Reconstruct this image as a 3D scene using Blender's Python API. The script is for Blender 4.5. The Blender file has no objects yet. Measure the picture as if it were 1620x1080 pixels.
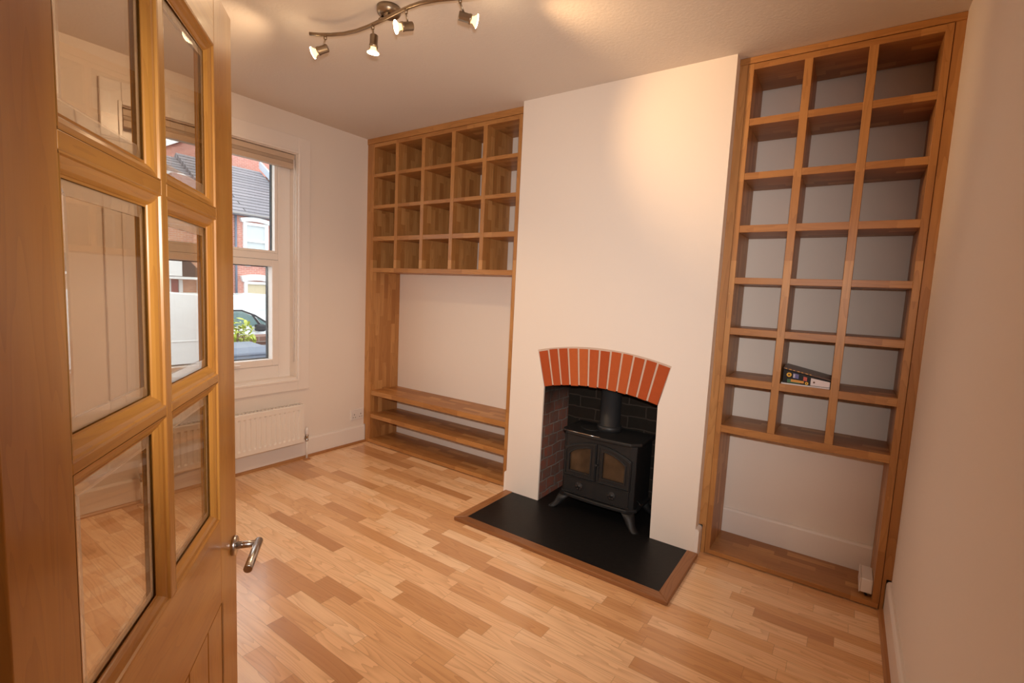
import bpy, bmesh, math, random
from mathutils import Vector, Matrix
random.seed(7)
S = bpy.context.scene
COL = S.collection
PI = math.pi

# ------------------------------------------------------------------ materials
def new_mat(name):
    m = bpy.data.materials.new(name); m.use_nodes = True
    nt = m.node_tree; nt.nodes.clear()
    return m, nt
def N(nt, t, **kw):
    n = nt.nodes.new(t)
    for k, v in kw.items():
        if k in ('operation','data_type','blend_type','distribution','noise_dimensions','feature','wave_type','bands_direction','rings_direction','interpolation_type','attribute_name','invert'):
            setattr(n, k, v)
    return n
def L(nt, a, b): nt.links.new(a, b)
def out(nt, shader):
    o = nt.nodes.new('ShaderNodeOutputMaterial'); L(nt, shader, o.inputs['Surface']); return o
def setin(n, **kw):
    for k, v in kw.items(): n.inputs[k.replace('_', ' ')].default_value = v
def c4(c): return (c[0], c[1], c[2], 1.0)
def math_n(nt, op, a, b=None, c=None):
    n = nt.nodes.new('ShaderNodeMath'); n.operation = op
    for i, v in enumerate((a, b, c)):
        if v is None: continue
        if isinstance(v, (int, float)): n.inputs[i].default_value = v
        else: L(nt, v, n.inputs[i])
    return n.outputs[0]
def ramp(nt, fac, stops):
    r = nt.nodes.new('ShaderNodeValToRGB'); e = r.color_ramp.elements
    while len(e) < len(stops): e.new(0.5)
    for i, (p, c) in enumerate(stops): e[i].position = p; e[i].color = c4(c)
    L(nt, fac, r.inputs['Fac']); return r.outputs['Color']
def mixc(nt, fac, a, b, blend='MIX'):
    n = nt.nodes.new('ShaderNodeMix'); n.data_type = 'RGBA'; n.blend_type = blend
    for i, v in ((0, fac), (6, a), (7, b)):
        if isinstance(v, (int, float)): n.inputs[i].default_value = v
        elif isinstance(v, tuple): n.inputs[i].default_value = c4(v)
        else: L(nt, v, n.inputs[i])
    return n.outputs[2]

def plain(name, col, rough=0.5, metal=0.0, spec=0.5, bump=0.0, scale=60, var=0.0, coat=0.0):
    m, nt = new_mat(name)
    p = nt.nodes.new('ShaderNodeBsdfPrincipled')
    setin(p, Base_Color=c4(col), Roughness=rough, Metallic=metal)
    p.inputs['Specular IOR Level'].default_value = spec
    p.inputs['Coat Weight'].default_value = coat
    tc = nt.nodes.new('ShaderNodeTexCoord')
    no = nt.nodes.new('ShaderNodeTexNoise'); setin(no, Scale=scale, Detail=4.0)
    L(nt, tc.outputs['Object'], no.inputs['Vector'])
    if var:
        a = tuple(x*(1-var) for x in col); b = tuple(min(1, x*(1+var)) for x in col)
        L(nt, ramp(nt, no.outputs['Fac'], [(0.3, a), (0.7, b)]), p.inputs['Base Color'])
    if bump:
        bp = nt.nodes.new('ShaderNodeBump'); setin(bp, Strength=bump, Distance=0.004)
        L(nt, no.outputs['Fac'], bp.inputs['Height']); L(nt, bp.outputs['Normal'], p.inputs['Normal'])
    out(nt, p.outputs['BSDF']); return m

def emit(name, col, strength):
    m, nt = new_mat(name)
    e = nt.nodes.new('ShaderNodeEmission'); setin(e, Color=c4(col), Strength=strength)
    out(nt, e.outputs[0]); return m

def wood(name, light, mid, dark, along='X', across='Y', stave=0.0, length=0.6, rough=0.35, contrast=0.5, gscale=1.0, coat=0.0, seam=0.0, third=None, tone=(0.0, 1.0)):
    """grain wood in object space; optional staves (rows across, random lengths along)"""
    m, nt = new_mat(name)
    p = nt.nodes.new('ShaderNodeBsdfPrincipled')
    tc = nt.nodes.new('ShaderNodeTexCoord')
    sp = nt.nodes.new('ShaderNodeSeparateXYZ'); L(nt, tc.outputs['Object'], sp.inputs[0])
    ax = {k: sp.outputs[k] for k in 'XYZ'}
    oth = [k for k in 'XYZ' if k not in (along, across)][0]
    A, B, Cc = ax[along], ax[across], ax[oth]
    rnd = None; edge = None
    if stave:
        rowf = math_n(nt, 'DIVIDE', B, stave); row = math_n(nt, 'FLOOR', rowf)
        wn = nt.nodes.new('ShaderNodeTexWhiteNoise'); wn.noise_dimensions = '1D'; L(nt, row, wn.inputs['W'])
        sh = math_n(nt, 'MULTIPLY', wn.outputs['Value'], 13.7)
        uf = math_n(nt, 'DIVIDE', math_n(nt, 'ADD', A, sh), length); cu = math_n(nt, 'FLOOR', uf); fr = math_n(nt, 'FRACT', uf)
        cb = nt.nodes.new('ShaderNodeCombineXYZ'); L(nt, row, cb.inputs[0]); L(nt, cu, cb.inputs[1])
        w2 = nt.nodes.new('ShaderNodeTexWhiteNoise'); w2.noise_dimensions = '2D'; L(nt, cb.outputs[0], w2.inputs['Vector'])
        th = math_n(nt, 'MULTIPLY_ADD', w2.outputs['Value'], 0.5, 0.3)
        pc = math_n(nt, 'GREATER_THAN', fr, th)
        cb2 = nt.nodes.new('ShaderNodeCombineXYZ'); L(nt, row, cb2.inputs[0]); L(nt, cu, cb2.inputs[1]); L(nt, pc, cb2.inputs[2])
        w3 = nt.nodes.new('ShaderNodeTexWhiteNoise'); w3.noise_dimensions = '3D'; L(nt, cb2.outputs[0], w3.inputs['Vector'])
        rnd = w3.outputs['Value']; rcol = w3.outputs['Color']
        if seam:
            rf = math_n(nt, 'FRACT', rowf)
            d1 = math_n(nt, 'MULTIPLY', math_n(nt, 'MINIMUM', rf, math_n(nt, 'SUBTRACT', 1.0, rf)), stave)
            d2 = math_n(nt, 'MULTIPLY', math_n(nt, 'MINIMUM', math_n(nt, 'MINIMUM', fr, math_n(nt, 'SUBTRACT', 1.0, fr)), math_n(nt, 'ABSOLUTE', math_n(nt, 'SUBTRACT', fr, th))), length)
            edge = math_n(nt, 'LESS_THAN', math_n(nt, 'MINIMUM', d1, d2), 0.0011)
    # grain coordinates: compressed along the grain, offset per stave
    cv = nt.nodes.new('ShaderNodeCombineXYZ')
    off = math_n(nt, 'MULTIPLY', rnd, 37.0) if rnd else 0.0
    ga = math_n(nt, 'MULTIPLY', A, 0.9*gscale); gb = math_n(nt, 'MULTIPLY', B, 9.0*gscale); gc = math_n(nt, 'MULTIPLY', Cc, 9.0*gscale)
    if rnd:
        ga = math_n(nt, 'ADD', ga, off); gb = math_n(nt, 'ADD', gb, math_n(nt, 'MULTIPLY', rnd, 91.0))
    L(nt, ga, cv.inputs[0]); L(nt, gb, cv.inputs[1]); L(nt, gc, cv.inputs[2])
    n1 = nt.nodes.new('ShaderNodeTexNoise'); setin(n1, Scale=1.1, Detail=2.0, Roughness=0.5); L(nt, cv.outputs[0], n1.inputs['Vector'])
    # cathedral rings: contour lines of a smooth noise
    rg = math_n(nt, 'FRACT', math_n(nt, 'MULTIPLY', n1.outputs['Fac'], 13.0))
    rg = math_n(nt, 'POWER', rg, 2.4)
    cv2 = nt.nodes.new('ShaderNodeCombineXYZ')
    L(nt, math_n(nt, 'MULTIPLY', A, 5.0), cv2.inputs[0]); L(nt, math_n(nt, 'MULTIPLY', B, 170.0), cv2.inputs[1]); L(nt, math_n(nt, 'MULTIPLY', Cc, 170.0), cv2.inputs[2])
    n2 = nt.nodes.new('ShaderNodeTexNoise'); setin(n2, Scale=1.0, Detail=3.0, Roughness=0.6); L(nt, cv2.outputs[0], n2.inputs['Vector'])
    g = math_n(nt, 'ADD', math_n(nt, 'MULTIPLY', rg, 0.55), math_n(nt, 'MULTIPLY', n2.outputs['Fac'], 0.55))
    base = None
    if rnd:
        if third:
            base = ramp(nt, rnd, [(tone[0], third), (0.20, dark), (0.45, mid), (tone[1], light)])
        else:
            base = ramp(nt, rnd, [(tone[0], dark), (0.5, mid), (tone[1], light)])
    else:
        n3 = nt.nodes.new('ShaderNodeTexNoise'); setin(n3, Scale=0.6, Detail=1.0); L(nt, cv.outputs[0], n3.inputs['Vector'])
        base = ramp(nt, n3.outputs['Fac'], [(0.3, dark), (0.5, mid), (0.72, light)])
    dk = mixc(nt, contrast, base, (dark[0]*0.55, dark[1]*0.42, dark[2]*0.38))
    col = mixc(nt, math_n(nt, 'SUBTRACT', 1.0, g), dk, base)
    n = nt.nodes.new('ShaderNodeMix')
    colr = mixc(nt, math_n(nt, 'MINIMUM', math_n(nt, 'MAXIMUM', math_n(nt, 'MULTIPLY_ADD', g, 1.3, -0.3), 0.0), 1.0), base, dk)
    if edge: colr = mixc(nt, math_n(nt, 'MULTIPLY', edge, seam), colr, tuple(x*0.35 for x in dark))
    L(nt, colr, p.inputs['Base Color'])
    setin(p, Roughness=rough); p.inputs['Coat Weight'].default_value = coat; p.inputs['Coat Roughness'].default_value = 0.12
    bp = nt.nodes.new('ShaderNodeBump'); setin(bp, Strength=0.08, Distance=0.002); bp.invert = True
    L(nt, g, bp.inputs['Height']); L(nt, bp.outputs['Normal'], p.inputs['Normal'])
    out(nt, p.outputs['BSDF']); return m

def bricks(name, c1, c2, mortar, plane='XZ', bw=0.225, bh=0.075, ms=0.010, soot=None, rough=0.9, bump=0.6, grime=0.3, wobble=0.12):
    m, nt = new_mat(name)
    p = nt.nodes.new('ShaderNodeBsdfPrincipled'); setin(p, Roughness=rough); p.inputs['Specular IOR Level'].default_value = 0.2
    tc = nt.nodes.new('ShaderNodeTexCoord'); sp = nt.nodes.new('ShaderNodeSeparateXYZ'); L(nt, tc.outputs['Object'], sp.inputs[0])
    cb = nt.nodes.new('ShaderNodeCombineXYZ'); L(nt, sp.outputs[plane[0]], cb.inputs[0]); L(nt, sp.outputs[plane[1]], cb.inputs[1])
    wob = nt.nodes.new('ShaderNodeTexNoise'); setin(wob, Scale=9.0, Detail=2.0); L(nt, tc.outputs['Object'], wob.inputs['Vector'])
    ws = nt.nodes.new('ShaderNodeVectorMath'); ws.operation = 'SCALE'; L(nt, wob.outputs['Color'], ws.inputs[0]); ws.inputs['Scale'].default_value = bh*wobble
    va = nt.nodes.new('ShaderNodeVectorMath'); va.operation = 'ADD'; L(nt, cb.outputs[0], va.inputs[0]); L(nt, ws.outputs[0], va.inputs[1])
    b = nt.nodes.new('ShaderNodeTexBrick'); L(nt, va.outputs[0], b.inputs['Vector'])
    setin(b, Color1=c4(c1), Color2=c4(c2), Mortar=c4(mortar), Scale=1.0)
    b.inputs['Mortar Size'].default_value = ms/2; b.inputs['Mortar Smooth'].default_value = 0.25; b.inputs['Bias'].default_value = 0.0
    b.inputs['Brick Width'].default_value = bw; b.inputs['Row Height'].default_value = bh
    no = nt.nodes.new('ShaderNodeTexNoise'); setin(no, Scale=22.0, Detail=6.0, Roughness=0.7); L(nt, tc.outputs['Object'], no.inputs['Vector'])
    col = mixc(nt, math_n(nt, 'MULTIPLY', ramp(nt, no.outputs['Fac'], [(0.35, (0, 0, 0)), (0.7, (1, 1, 1))]), grime), b.outputs['Color'], tuple(x*0.5 for x in mortar))
    if soot:
        n4 = nt.nodes.new('ShaderNodeTexNoise'); setin(n4, Scale=4.0, Detail=3.0); L(nt, tc.outputs['Object'], n4.inputs['Vector'])
        zz = math_n(nt, 'ADD', sp.outputs['Z'], math_n(nt, 'MULTIPLY', math_n(nt, 'SUBTRACT', n4.outputs['Fac'], 0.5), 0.35))
        f = nt.nodes.new('ShaderNodeMapRange'); f.inputs['From Min'].default_value = soot[0]; f.inputs['From Max'].default_value = soot[1]; L(nt, zz, f.inputs['Value'])
        f.inputs['To Max'].default_value = soot[2]
        col = mixc(nt, f.outputs[0], col, (0.012, 0.012, 0.009))
    L(nt, col, p.inputs['Base Color'])
    h = math_n(nt, 'ADD', math_n(nt, 'MULTIPLY', b.outputs['Fac'], -1.0), math_n(nt, 'MULTIPLY', no.outputs['Fac'], 0.4))
    bp = nt.nodes.new('ShaderNodeBump'); setin(bp, Strength=bump, Distance=0.006); L(nt, h, bp.inputs['Height']); L(nt, bp.outputs['Normal'], p.inputs['Normal'])
    out(nt, p.outputs['BSDF']); return m

def thin_glass(name, tint=(1, 1, 1), refl=1.0):
    m, nt = new_mat(name)
    t = nt.nodes.new('ShaderNodeBsdfTransparent'); setin(t, Color=c4(tint))
    g = nt.nodes.new('ShaderNodeBsdfGlossy'); setin(g, Roughness=0.0)
    f = nt.nodes.new('ShaderNodeFresnel'); ge = nt.nodes.new('ShaderNodeNewGeometry')
    L(nt, math_n(nt, 'MULTIPLY_ADD', ge.outputs['Backfacing'], 1/1.5-1.5, 1.5), f.inputs['IOR'])   # same reflectance on both faces of the sheet
    x = nt.nodes.new('ShaderNodeMixShader'); L(nt, math_n(nt, 'MULTIPLY', f.outputs[0], refl), x.inputs[0])
    L(nt, t.outputs[0], x.inputs[1]); L(nt, g.outputs[0], x.inputs[2]); out(nt, x.outputs[0]); return m
def solid_glass(name, tint=(1, 1, 1)):
    m, nt = new_mat(name)
    g = nt.nodes.new('ShaderNodeBsdfGlass'); setin(g, Roughness=0.0, IOR=1.5, Color=c4(tint))
    t = nt.nodes.new('ShaderNodeBsdfTransparent'); x = nt.nodes.new('ShaderNodeMixShader'); x.inputs[0].default_value = 0.4
    L(nt, g.outputs[0], x.inputs[1]); L(nt, t.outputs[0], x.inputs[2]); out(nt, x.outputs[0]); return m

WALLC = (0.83, 0.745, 0.665)
M_wall = plain('wall paint', WALLC, 0.75, spec=0.25, bump=0.06, scale=140)
M_ceil = plain('ceiling paint', (0.72, 0.65, 0.58), 0.85, spec=0.15, bump=0.25, scale=70)
M_gloss = plain('white gloss trim paint', (0.84, 0.77, 0.71), 0.28, spec=0.45)
M_upvc = plain('white window plastic', (0.86, 0.80, 0.75), 0.25, spec=0.5)
OAK_L, OAK_M, OAK_D = (0.58, 0.30, 0.105), (0.48, 0.225, 0.068), (0.36, 0.15, 0.040)
def oak(along, across='Y', stave=0.0, length=0.5, nm='oak', k=1.0, **kw):
    f = lambda c: tuple(x*k for x in c)
    return wood(f'{nm} {along}{across}', f(OAK_L), f(OAK_M), f(OAK_D), along, across, stave, length, rough=0.42, contrast=0.40, **kw)
M_oakZ = oak('Z', 'X'); M_oakX = oak('X', 'Z')
M_staveZ = oak('Z', 'Y', 0.042, 0.55, nm='staved oak'); M_staveX = oak('X', 'Y', 0.042, 0.55, nm='staved oak')
DO = dict(rough=0.30, contrast=0.30, coat=0.25, gscale=1.5)
D_L, D_M, D_D = (0.62, 0.315, 0.070), (0.53, 0.245, 0.047), (0.44, 0.182, 0.031)
M_doorZ = wood('door oak upright', D_L, D_M, D_D, 'Z', 'X', **DO)
M_doorX = wood('door oak crosswise', D_L, D_M, D_D, 'X', 'Z', **DO)
M_floor = wood('floor strips', (1.0, 0.70, 0.42), (0.94, 0.59, 0.32), (0.78, 0.44, 0.205), 'X', 'Y', 0.068, 0.78, rough=0.27, contrast=0.50, gscale=1.1, coat=0.35, seam=0.35, third=(0.57, 0.285, 0.12))
M_lin = wood('dark door lining oak', (0.30, 0.14, 0.04), (0.24, 0.10, 0.028), (0.18, 0.07, 0.02), 'Z', 'X', rough=0.4)
M_bead = wood('floor beading', (0.55, 0.28, 0.11), (0.47, 0.22, 0.08), (0.38, 0.16, 0.05), 'Y', 'X', rough=0.35)
M_slate = plain('black slate', (0.0075, 0.007, 0.007), 0.45, spec=0.3, bump=0.12, scale=45, var=0.25)
M_hwood = wood('hearth edging wood', (0.42, 0.19, 0.07), (0.33, 0.14, 0.05), (0.24, 0.095, 0.032), 'X', 'Y', rough=0.4)
M_hwoodY = wood('hearth edging wood side', (0.42, 0.19, 0.07), (0.33, 0.14, 0.05), (0.24, 0.095, 0.032), 'Y', 'X', rough=0.4)
M_iron = plain('matt black stove iron', (0.010, 0.010, 0.0105), 0.55, spec=0.5, bump=0.15, scale=220)
M_flue = plain('grey black flue enamel', (0.02, 0.02, 0.021), 0.5, spec=0.5)
M_glint = plain('rim highlight metal', (0.75, 0.7, 0.62), 0.2, metal=1.0)  # stands in for the highlight on the stove's top edge
M_steel = plain('brushed steel', (0.56, 0.53, 0.50), 0.27, metal=1.0)
M_bronze = plain('satin bronze nickel', (0.34, 0.27, 0.20), 0.35, metal=1.0)
M_white = plain('white plastic', (0.80, 0.75, 0.71), 0.3)
M_rad = plain('radiator enamel', (0.83, 0.77, 0.70), 0.35)
M_hole = plain('dark slot', (0.05, 0.035, 0.03), 0.6)
M_bulb = emit('hot lamp glass', (1.0, 0.80, 0.47), 28.0)
M_bulbg = emit('glowing lamp neck', (1.0, 0.62, 0.25), 3.0)
M_blind = plain('cream blind slat', (0.60, 0.46, 0.34), 0.45)
M_pane = thin_glass('window pane glass', (0.97, 0.99, 0.98))
M_dpane = thin_glass('door pane glass', (0.93, 0.91, 0.88), 1.0)
M_bevel = solid_glass('bevelled glass edge', (0.97, 0.98, 0.96))
M_fbL = bricks('sooty side bricks', (0.34, 0.10, 0.06), (0.20, 0.085, 0.06), (0.34, 0.27, 0.23), 'YZ', 0.112, 0.073, soot=(0.52, 0.74, 0.93), grime=0.9, wobble=0.38, bump=0.9)
M_fbB = bricks('soot black back bricks', (0.011, 0.011, 0.008), (0.020, 0.013, 0.009), (0.050, 0.038, 0.030), 'XZ', grime=0.3, wobble=0.35, bump=0.9)
M_mortar = plain('pale mortar', (0.62, 0.47, 0.37), 0.95, spec=0.1, bump=0.5, scale=180)

# arch brick: colour from a per brick attribute
def arch_mat():
    m, nt = new_mat('orange red brick')
    p = nt.nodes.new('ShaderNodeBsdfPrincipled'); setin(p, Roughness=0.85); p.inputs['Specular IOR Level'].default_value = 0.2
    a = nt.nodes.new('ShaderNodeVertexColor'); a.layer_name = 'tone'
    tc = nt.nodes.new('ShaderNodeTexCoord'); no = nt.nodes.new('ShaderNodeTexNoise'); setin(no, Scale=38.0, Detail=6.0, Roughness=0.7); L(nt, tc.outputs['Object'], no.inputs['Vector'])
    sp = nt.nodes.new('ShaderNodeSeparateColor'); L(nt, a.outputs['Color'], sp.inputs[0])
    base = ramp(nt, sp.outputs[0], [(0.0, (0.44, 0.082, 0.022)), (0.5, (0.54, 0.125, 0.034)), (1.0, (0.60, 0.19, 0.055))])
    col = mixc(nt, math_n(nt, 'MULTIPLY', no.outputs['Fac'], 0.42), base, (0.30, 0.062, 0.02))
    L(nt, col, p.inputs['Base Color'])
    bp = nt.nodes.new('ShaderNodeBump'); setin(bp, Strength=0.7, Distance=0.004); L(nt, no.outputs['Fac'], bp.inputs['Height']); L(nt, bp.outputs['Normal'], p.inputs['Normal'])
    out(nt, p.outputs['BSDF']); return m
M_arch = arch_mat()

def stove_glass_mat():
    m, nt = new_mat('smoky stove glass')
    p = nt.nodes.new('ShaderNodeBsdfPrincipled'); setin(p, Roughness=0.18)
    tc = nt.nodes.new('ShaderNodeTexCoord'); no = nt.nodes.new('ShaderNodeTexNoise'); setin(no, Scale=11.0, Detail=4.0); L(nt, tc.outputs['Object'], no.inputs['Vector'])
    L(nt, ramp(nt, no.outputs['Fac'], [(0.3, (0.028, 0.017, 0.010)), (0.55, (0.062, 0.038, 0.022)), (0.8, (0.10, 0.066, 0.042))]), p.inputs['Base Color'])
    out(nt, p.outputs['BSDF']); return m
M_sglass = stove_glass_mat()

# outside materials
M_obrick = bricks('street red brick', (0.62, 0.26, 0.20), (0.52, 0.20, 0.16), (0.66, 0.50, 0.44), 'YZ', 0.24, 0.085, 0.014, bump=0.2, grime=0.25)
M_obrick2 = bricks('street orange brick', (0.62, 0.30, 0.18), (0.52, 0.23, 0.15), (0.60, 0.50, 0.42), 'YZ', 0.24, 0.085, 0.014, bump=0.2, grime=0.2)
def roof_mat(name, c1, c2):
    m = bricks(name, c1, c2, tuple(x*0.35 for x in c1), 'YX', 60.0, 0.26, 0.07, bump=0.5, grime=0.25); return m
M_roof = roof_mat('grey roof tiles', (0.26, 0.24, 0.26), (0.32, 0.29, 0.31))
M_proof = roof_mat('brown porch tiles', (0.17, 0.13, 0.12), (0.24, 0.19, 0.17))
M_owhite = plain('white exterior paint', (0.85, 0.85, 0.85), 0.5)
M_lead = plain('pale lead flashing', (0.52, 0.58, 0.66), 0.5)
M_van = plain('white vehicle paint', (0.82, 0.83, 0.85), 0.25, coat=0.5)
M_mint = plain('pale mint vehicle paint', (0.62, 0.74, 0.72), 0.25, coat=0.5)
M_vglass = plain('teal tinted vehicle glass', (0.16, 0.24, 0.24), 0.08, spec=0.8)
M_mglass = plain('pale reflective car glass', (0.62, 0.70, 0.69), 0.35)
M_gut = plain('grey brown gutter', (0.30, 0.27, 0.26), 0.5)
M_rubber = plain('dark rubber', (0.03, 0.03, 0.035), 0.7)
M_bin = plain('blue grey bin plastic', (0.13, 0.15, 0.20), 0.45)
M_bin2 = plain('dark grey bin plastic', (0.06, 0.065, 0.08), 0.45)
M_curtain = plain('pale net curtain', (0.55, 0.57, 0.58), 0.9)
M_oblind = plain('straw roller blind', (0.58, 0.48, 0.33), 0.8)
M_rdoor = plain('red front door', (0.30, 0.06, 0.06), 0.4)
M_leaf = plain('yellow green leaf', (0.42, 0.46, 0.07), 0.55, var=0.45, scale=14)
M_stem = plain('brown stem', (0.16, 0.10, 0.05), 0.8)
M_road = plain('pale tarmac', (0.30, 0.30, 0.31), 0.9, var=0.2, scale=8)
M_gwall = bricks('garden wall brick', (0.22, 0.11, 0.08), (0.17, 0.09, 0.07), (0.3, 0.25, 0.22), 'YZ')
M_hedge = plain('hedge green', (0.10, 0.20, 0.05), 0.8, var=0.4, scale=9)

# ------------------------------------------------------------------ geometry helpers
def B(): return bmesh.new()
def box(bm, x0, x1, y0, y1, z0, z1, mi=0):
    vs = [bm.verts.new((x, y, z)) for z in (z0, z1) for y in (y0, y1) for x in (x0, x1)]
    fs = [(0, 2, 3, 1), (4, 5, 7, 6), (0, 1, 5, 4), (2, 6, 7, 3), (0, 4, 6, 2), (1, 3, 7, 5)]
    for f in fs:
        fc = bm.faces.new([vs[i] for i in f]); fc.material_index = mi
    return vs
def prism(bm, poly, axis, a0, a1, mi=0):
    """poly: list of 2D points; axis the extrusion axis; the 2D axes are the other two in xyz order"""
    def P(p, a):
        return {'X': (a, p[0], p[1]), 'Y': (p[0], a, p[1]), 'Z': (p[0], p[1], a)}[axis]
    v0 = [bm.verts.new(P(p, a0)) for p in poly]; v1 = [bm.verts.new(P(p, a1)) for p in poly]
    n = len(poly); f = []
    f.append(bm.faces.new(v0[::-1])); f.append(bm.faces.new(v1))
    for i in range(n): f.append(bm.faces.new((v0[i], v0[(i+1) % n], v1[(i+1) % n], v1[i])))
    for x in f: x.material_index = mi
    return f
def frame_of(d):
    d = Vector(d).normalized(); a = Vector((0, 0, 1)) if abs(d.z) < 0.9 else Vector((1, 0, 0))
    u = d.cross(a).normalized(); return d, u, d.cross(u)
def rings(bm, centers, radii, dirs, seg=20, cap=True, mi=0, smooth=True):
    R = []
    for c, r, d in zip(centers, radii, dirs):
        dd, u, v = d if isinstance(d, tuple) and len(d) == 3 and isinstance(d[0], Vector) else frame_of(d)
        R.append([bm.verts.new(Vector(c) + u*(r*math.cos(2*PI*i/seg)) + v*(r*math.sin(2*PI*i/seg))) for i in range(seg)])
    for a, b in zip(R, R[1:]):
        for i in range(seg):
            f = bm.faces.new((a[i], a[(i+1) % seg], b[(i+1) % seg], b[i])); f.smooth = smooth; f.material_index = mi
    if cap:
        f = bm.faces.new(R[0][::-1]); f.material_index = mi
        f = bm.faces.new(R[-1]); f.material_index = mi
def cyl(bm, p0, p1, r0, r1=None, seg=20, mi=0, cap=True):
    r1 = r0 if r1 is None else r1; d = frame_of(Vector(p1)-Vector(p0)); rings(bm, [p0, p1], [r0, r1], [d, d], seg, cap, mi)
def lathe(bm, p0, d, prof, seg=24, mi=0, cap=True):
    """prof: (distance along d, radius)"""
    fr = frame_of(d); rings(bm, [Vector(p0)+fr[0]*t for t, r in prof], [r for t, r in prof], [fr]*len(prof), seg, cap, mi)
def tube(bm, pts, r, seg=12, mi=0):
    pts = [Vector(p) for p in pts]; ds = []
    for i in range(len(pts)):
        a = pts[max(0, i-1)]; b = pts[min(len(pts)-1, i+1)]; ds.append(frame_of(b-a))
    rings(bm, pts, [r]*len(pts), ds, seg, True, mi)
def wloc(o):
    v = Vector((0, 0, 0))
    while o: v = v + Vector(o.location); o = o.parent
    return v
def obj(name, bm, mats, parent=None, bevel=0.0, local=False, seg=2):
    bmesh.ops.recalc_face_normals(bm, faces=bm.faces[:])
    me = bpy.data.meshes.new(name); 
    if parent is not None and not local:
        bmesh.ops.translate(bm, verts=bm.verts[:], vec=-wloc(parent))
    bm.to_mesh(me); bm.free()
    for m in (mats if isinstance(mats, (list, tuple)) else [mats]): me.materials.append(m)
    o = bpy.data.objects.new(name, me); COL.objects.link(o)
    if parent is not None: o.parent = parent
    if bevel:
        b = o.modifiers.new('soft edges', 'BEVEL'); b.width = bevel; b.segments = seg; b.limit_method = 'ANGLE'; b.angle_limit = 0.6
    return o
def own_origin(o, loc):
    loc = Vector(loc); o.data.transform(Matrix.Translation(-loc)); o.location = loc; return o
def tag(o, label, cat, group=None):
    o['label'] = label; o['category'] = cat
    if group: o['group'] = group
    return o
def thing(name, label, cat, loc=(0, 0, 0), rz=0.0, group=None):
    o = bpy.data.objects.new(name, None); COL.objects.link(o); o.empty_display_size = 0.1
    o.location = loc; o.rotation_euler = (0, 0, rz); return tag(o, label, cat, group)
def struct(name, bm, mats, parent=None, bevel=0.0, label=None):
    o = obj(name, bm, mats, parent, bevel)
    if parent is None: o['kind'] = 'structure'
    if label: o['label'] = label
    return o

# ------------------------------------------------------------------ room dimensions
H = 2.5; XA, XB, W = 1.559, 2.775, 3.591; YB = 0.365; YN = -2.5
FR = 0.064                                     # front plane of the fitted shelving
WY0, WY1, WZ0, WZ1 = -1.56, -0.55, 0.62, 2.227 # window opening in the left wall

bm = B(); box(bm, 0, W, YN-0.12, YB, -0.05, 0); struct('floor', bm, M_floor)
bm = B(); box(bm, -0.3, W+0.12, YN-0.12, YB+0.12, H, H+0.1); struct('ceiling', bm, M_ceil)
bm = B(); T = -0.3
box(bm, T, 0, YN-0.12, WY0, -0.05, H); box(bm, T, 0, WY1, YB+0.12, -0.05, H)
box(bm, T, 0, WY0, WY1, -0.05, WZ0); box(bm, T, 0, WY0, WY1, WZ1, H); struct('wall_left', bm, M_wall)
bm = B(); box(bm, W, W+0.12, YN-0.12, YB+0.12, -0.05, H); struct('wall_right', bm, M_wall)
bm = B(); box(bm, 0, XA, YB, YB+0.12, -0.05, H); box(bm, XB, W, YB, YB+0.12, -0.05, H); struct('wall_back', bm, M_wall)
DX0, DX1, DZ = 2.665, 3.50, 1.99
bm = B(); box(bm, 0, DX0-0.03, YN-0.12, YN, 0, H); box(bm, DX1+0.03, W, YN-0.12, YN, 0, H); box(bm, DX0-0.03, DX1+0.03, YN-0.12, YN, DZ+0.03, H); struct('wall_near', bm, M_wall)
bm = B()
box(bm, DX0-0.03, DX0, YN-0.12, YN, 0, DZ+0.03); box(bm, DX1, DX1+0.03, YN-0.12, YN, 0, DZ+0.03); box(bm, DX0, DX1, YN-0.12, YN, DZ, DZ+0.03)
struct('trim_1', bm, M_lin, bevel=0.002, label='oak door lining of the doorway in front')
# hall behind the camera
bm = B(); HX0, HX1, HY = 2.2, 4.3, -4.2
box(bm, HX0, HX1, HY, YN-0.12, -0.05, 0); struct('floor_hall', bm, M_floor)
bm = B(); box(bm, HX0, HX1, HY, YN-0.12, H, H+0.1); struct('ceiling_hall', bm, M_ceil)
bm = B(); box(bm, HX0-0.1, HX0, HY, YN-0.12, 0, H); box(bm, HX1, HX1+0.1, HY, YN-0.12, 0, H); box(bm, HX0-0.1, HX1+0.1, HY-0.1, HY, 0, H); box(bm, W+0.12, HX1, YN-0.12, YN-0.02, 0, H); struct('wall_hall', bm, M_wall)

# --- chimney breast with arched opening
AC = Vector((2.170, -0.636)); RI, RE = 1.439, 1.663
aL = math.atan2(-0.353, 1.394)
def arc(r, n, s=1.0):
    return [(AC.x + r*math.sin(aL*s*(-1) * (1-2*i/n) * -1), AC.y + r*math.cos(aL*s*(1-2*i/n))) for i in range(n+1)]
ext = arc(RE+0.006, 24, 1.012)     # left to right along the plaster edge
intr = arc(RI, 24)
OL, OR = 1.810, 2.540
bm = B(); YP = 0.0
def face(pts, y=YP): bm.faces.new([bm.verts.new((x, y, z)) for x, z in pts])
zl, zr = ext[0][1], ext[-1][1]
sl, sr = intr[0], intr[-1]
face([(XA, 0), (OL, 0), (sl[0]-0.004, sl[1]), ext[0], (XA, zl)]); face([(OR, 0), (XB, 0), (XB, zr), ext[-1], (sr[0]+0.004, sr[1])])
face([(XA, zl), ext[0], (ext[0][0], H), (XA, H)]); face([ext[-1], (XB, zr), (XB, H), (ext[-1][0], H)])
for a, b in zip(ext, ext[1:]): face([a, b, (b[0], H), (a[0], H)])
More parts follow.
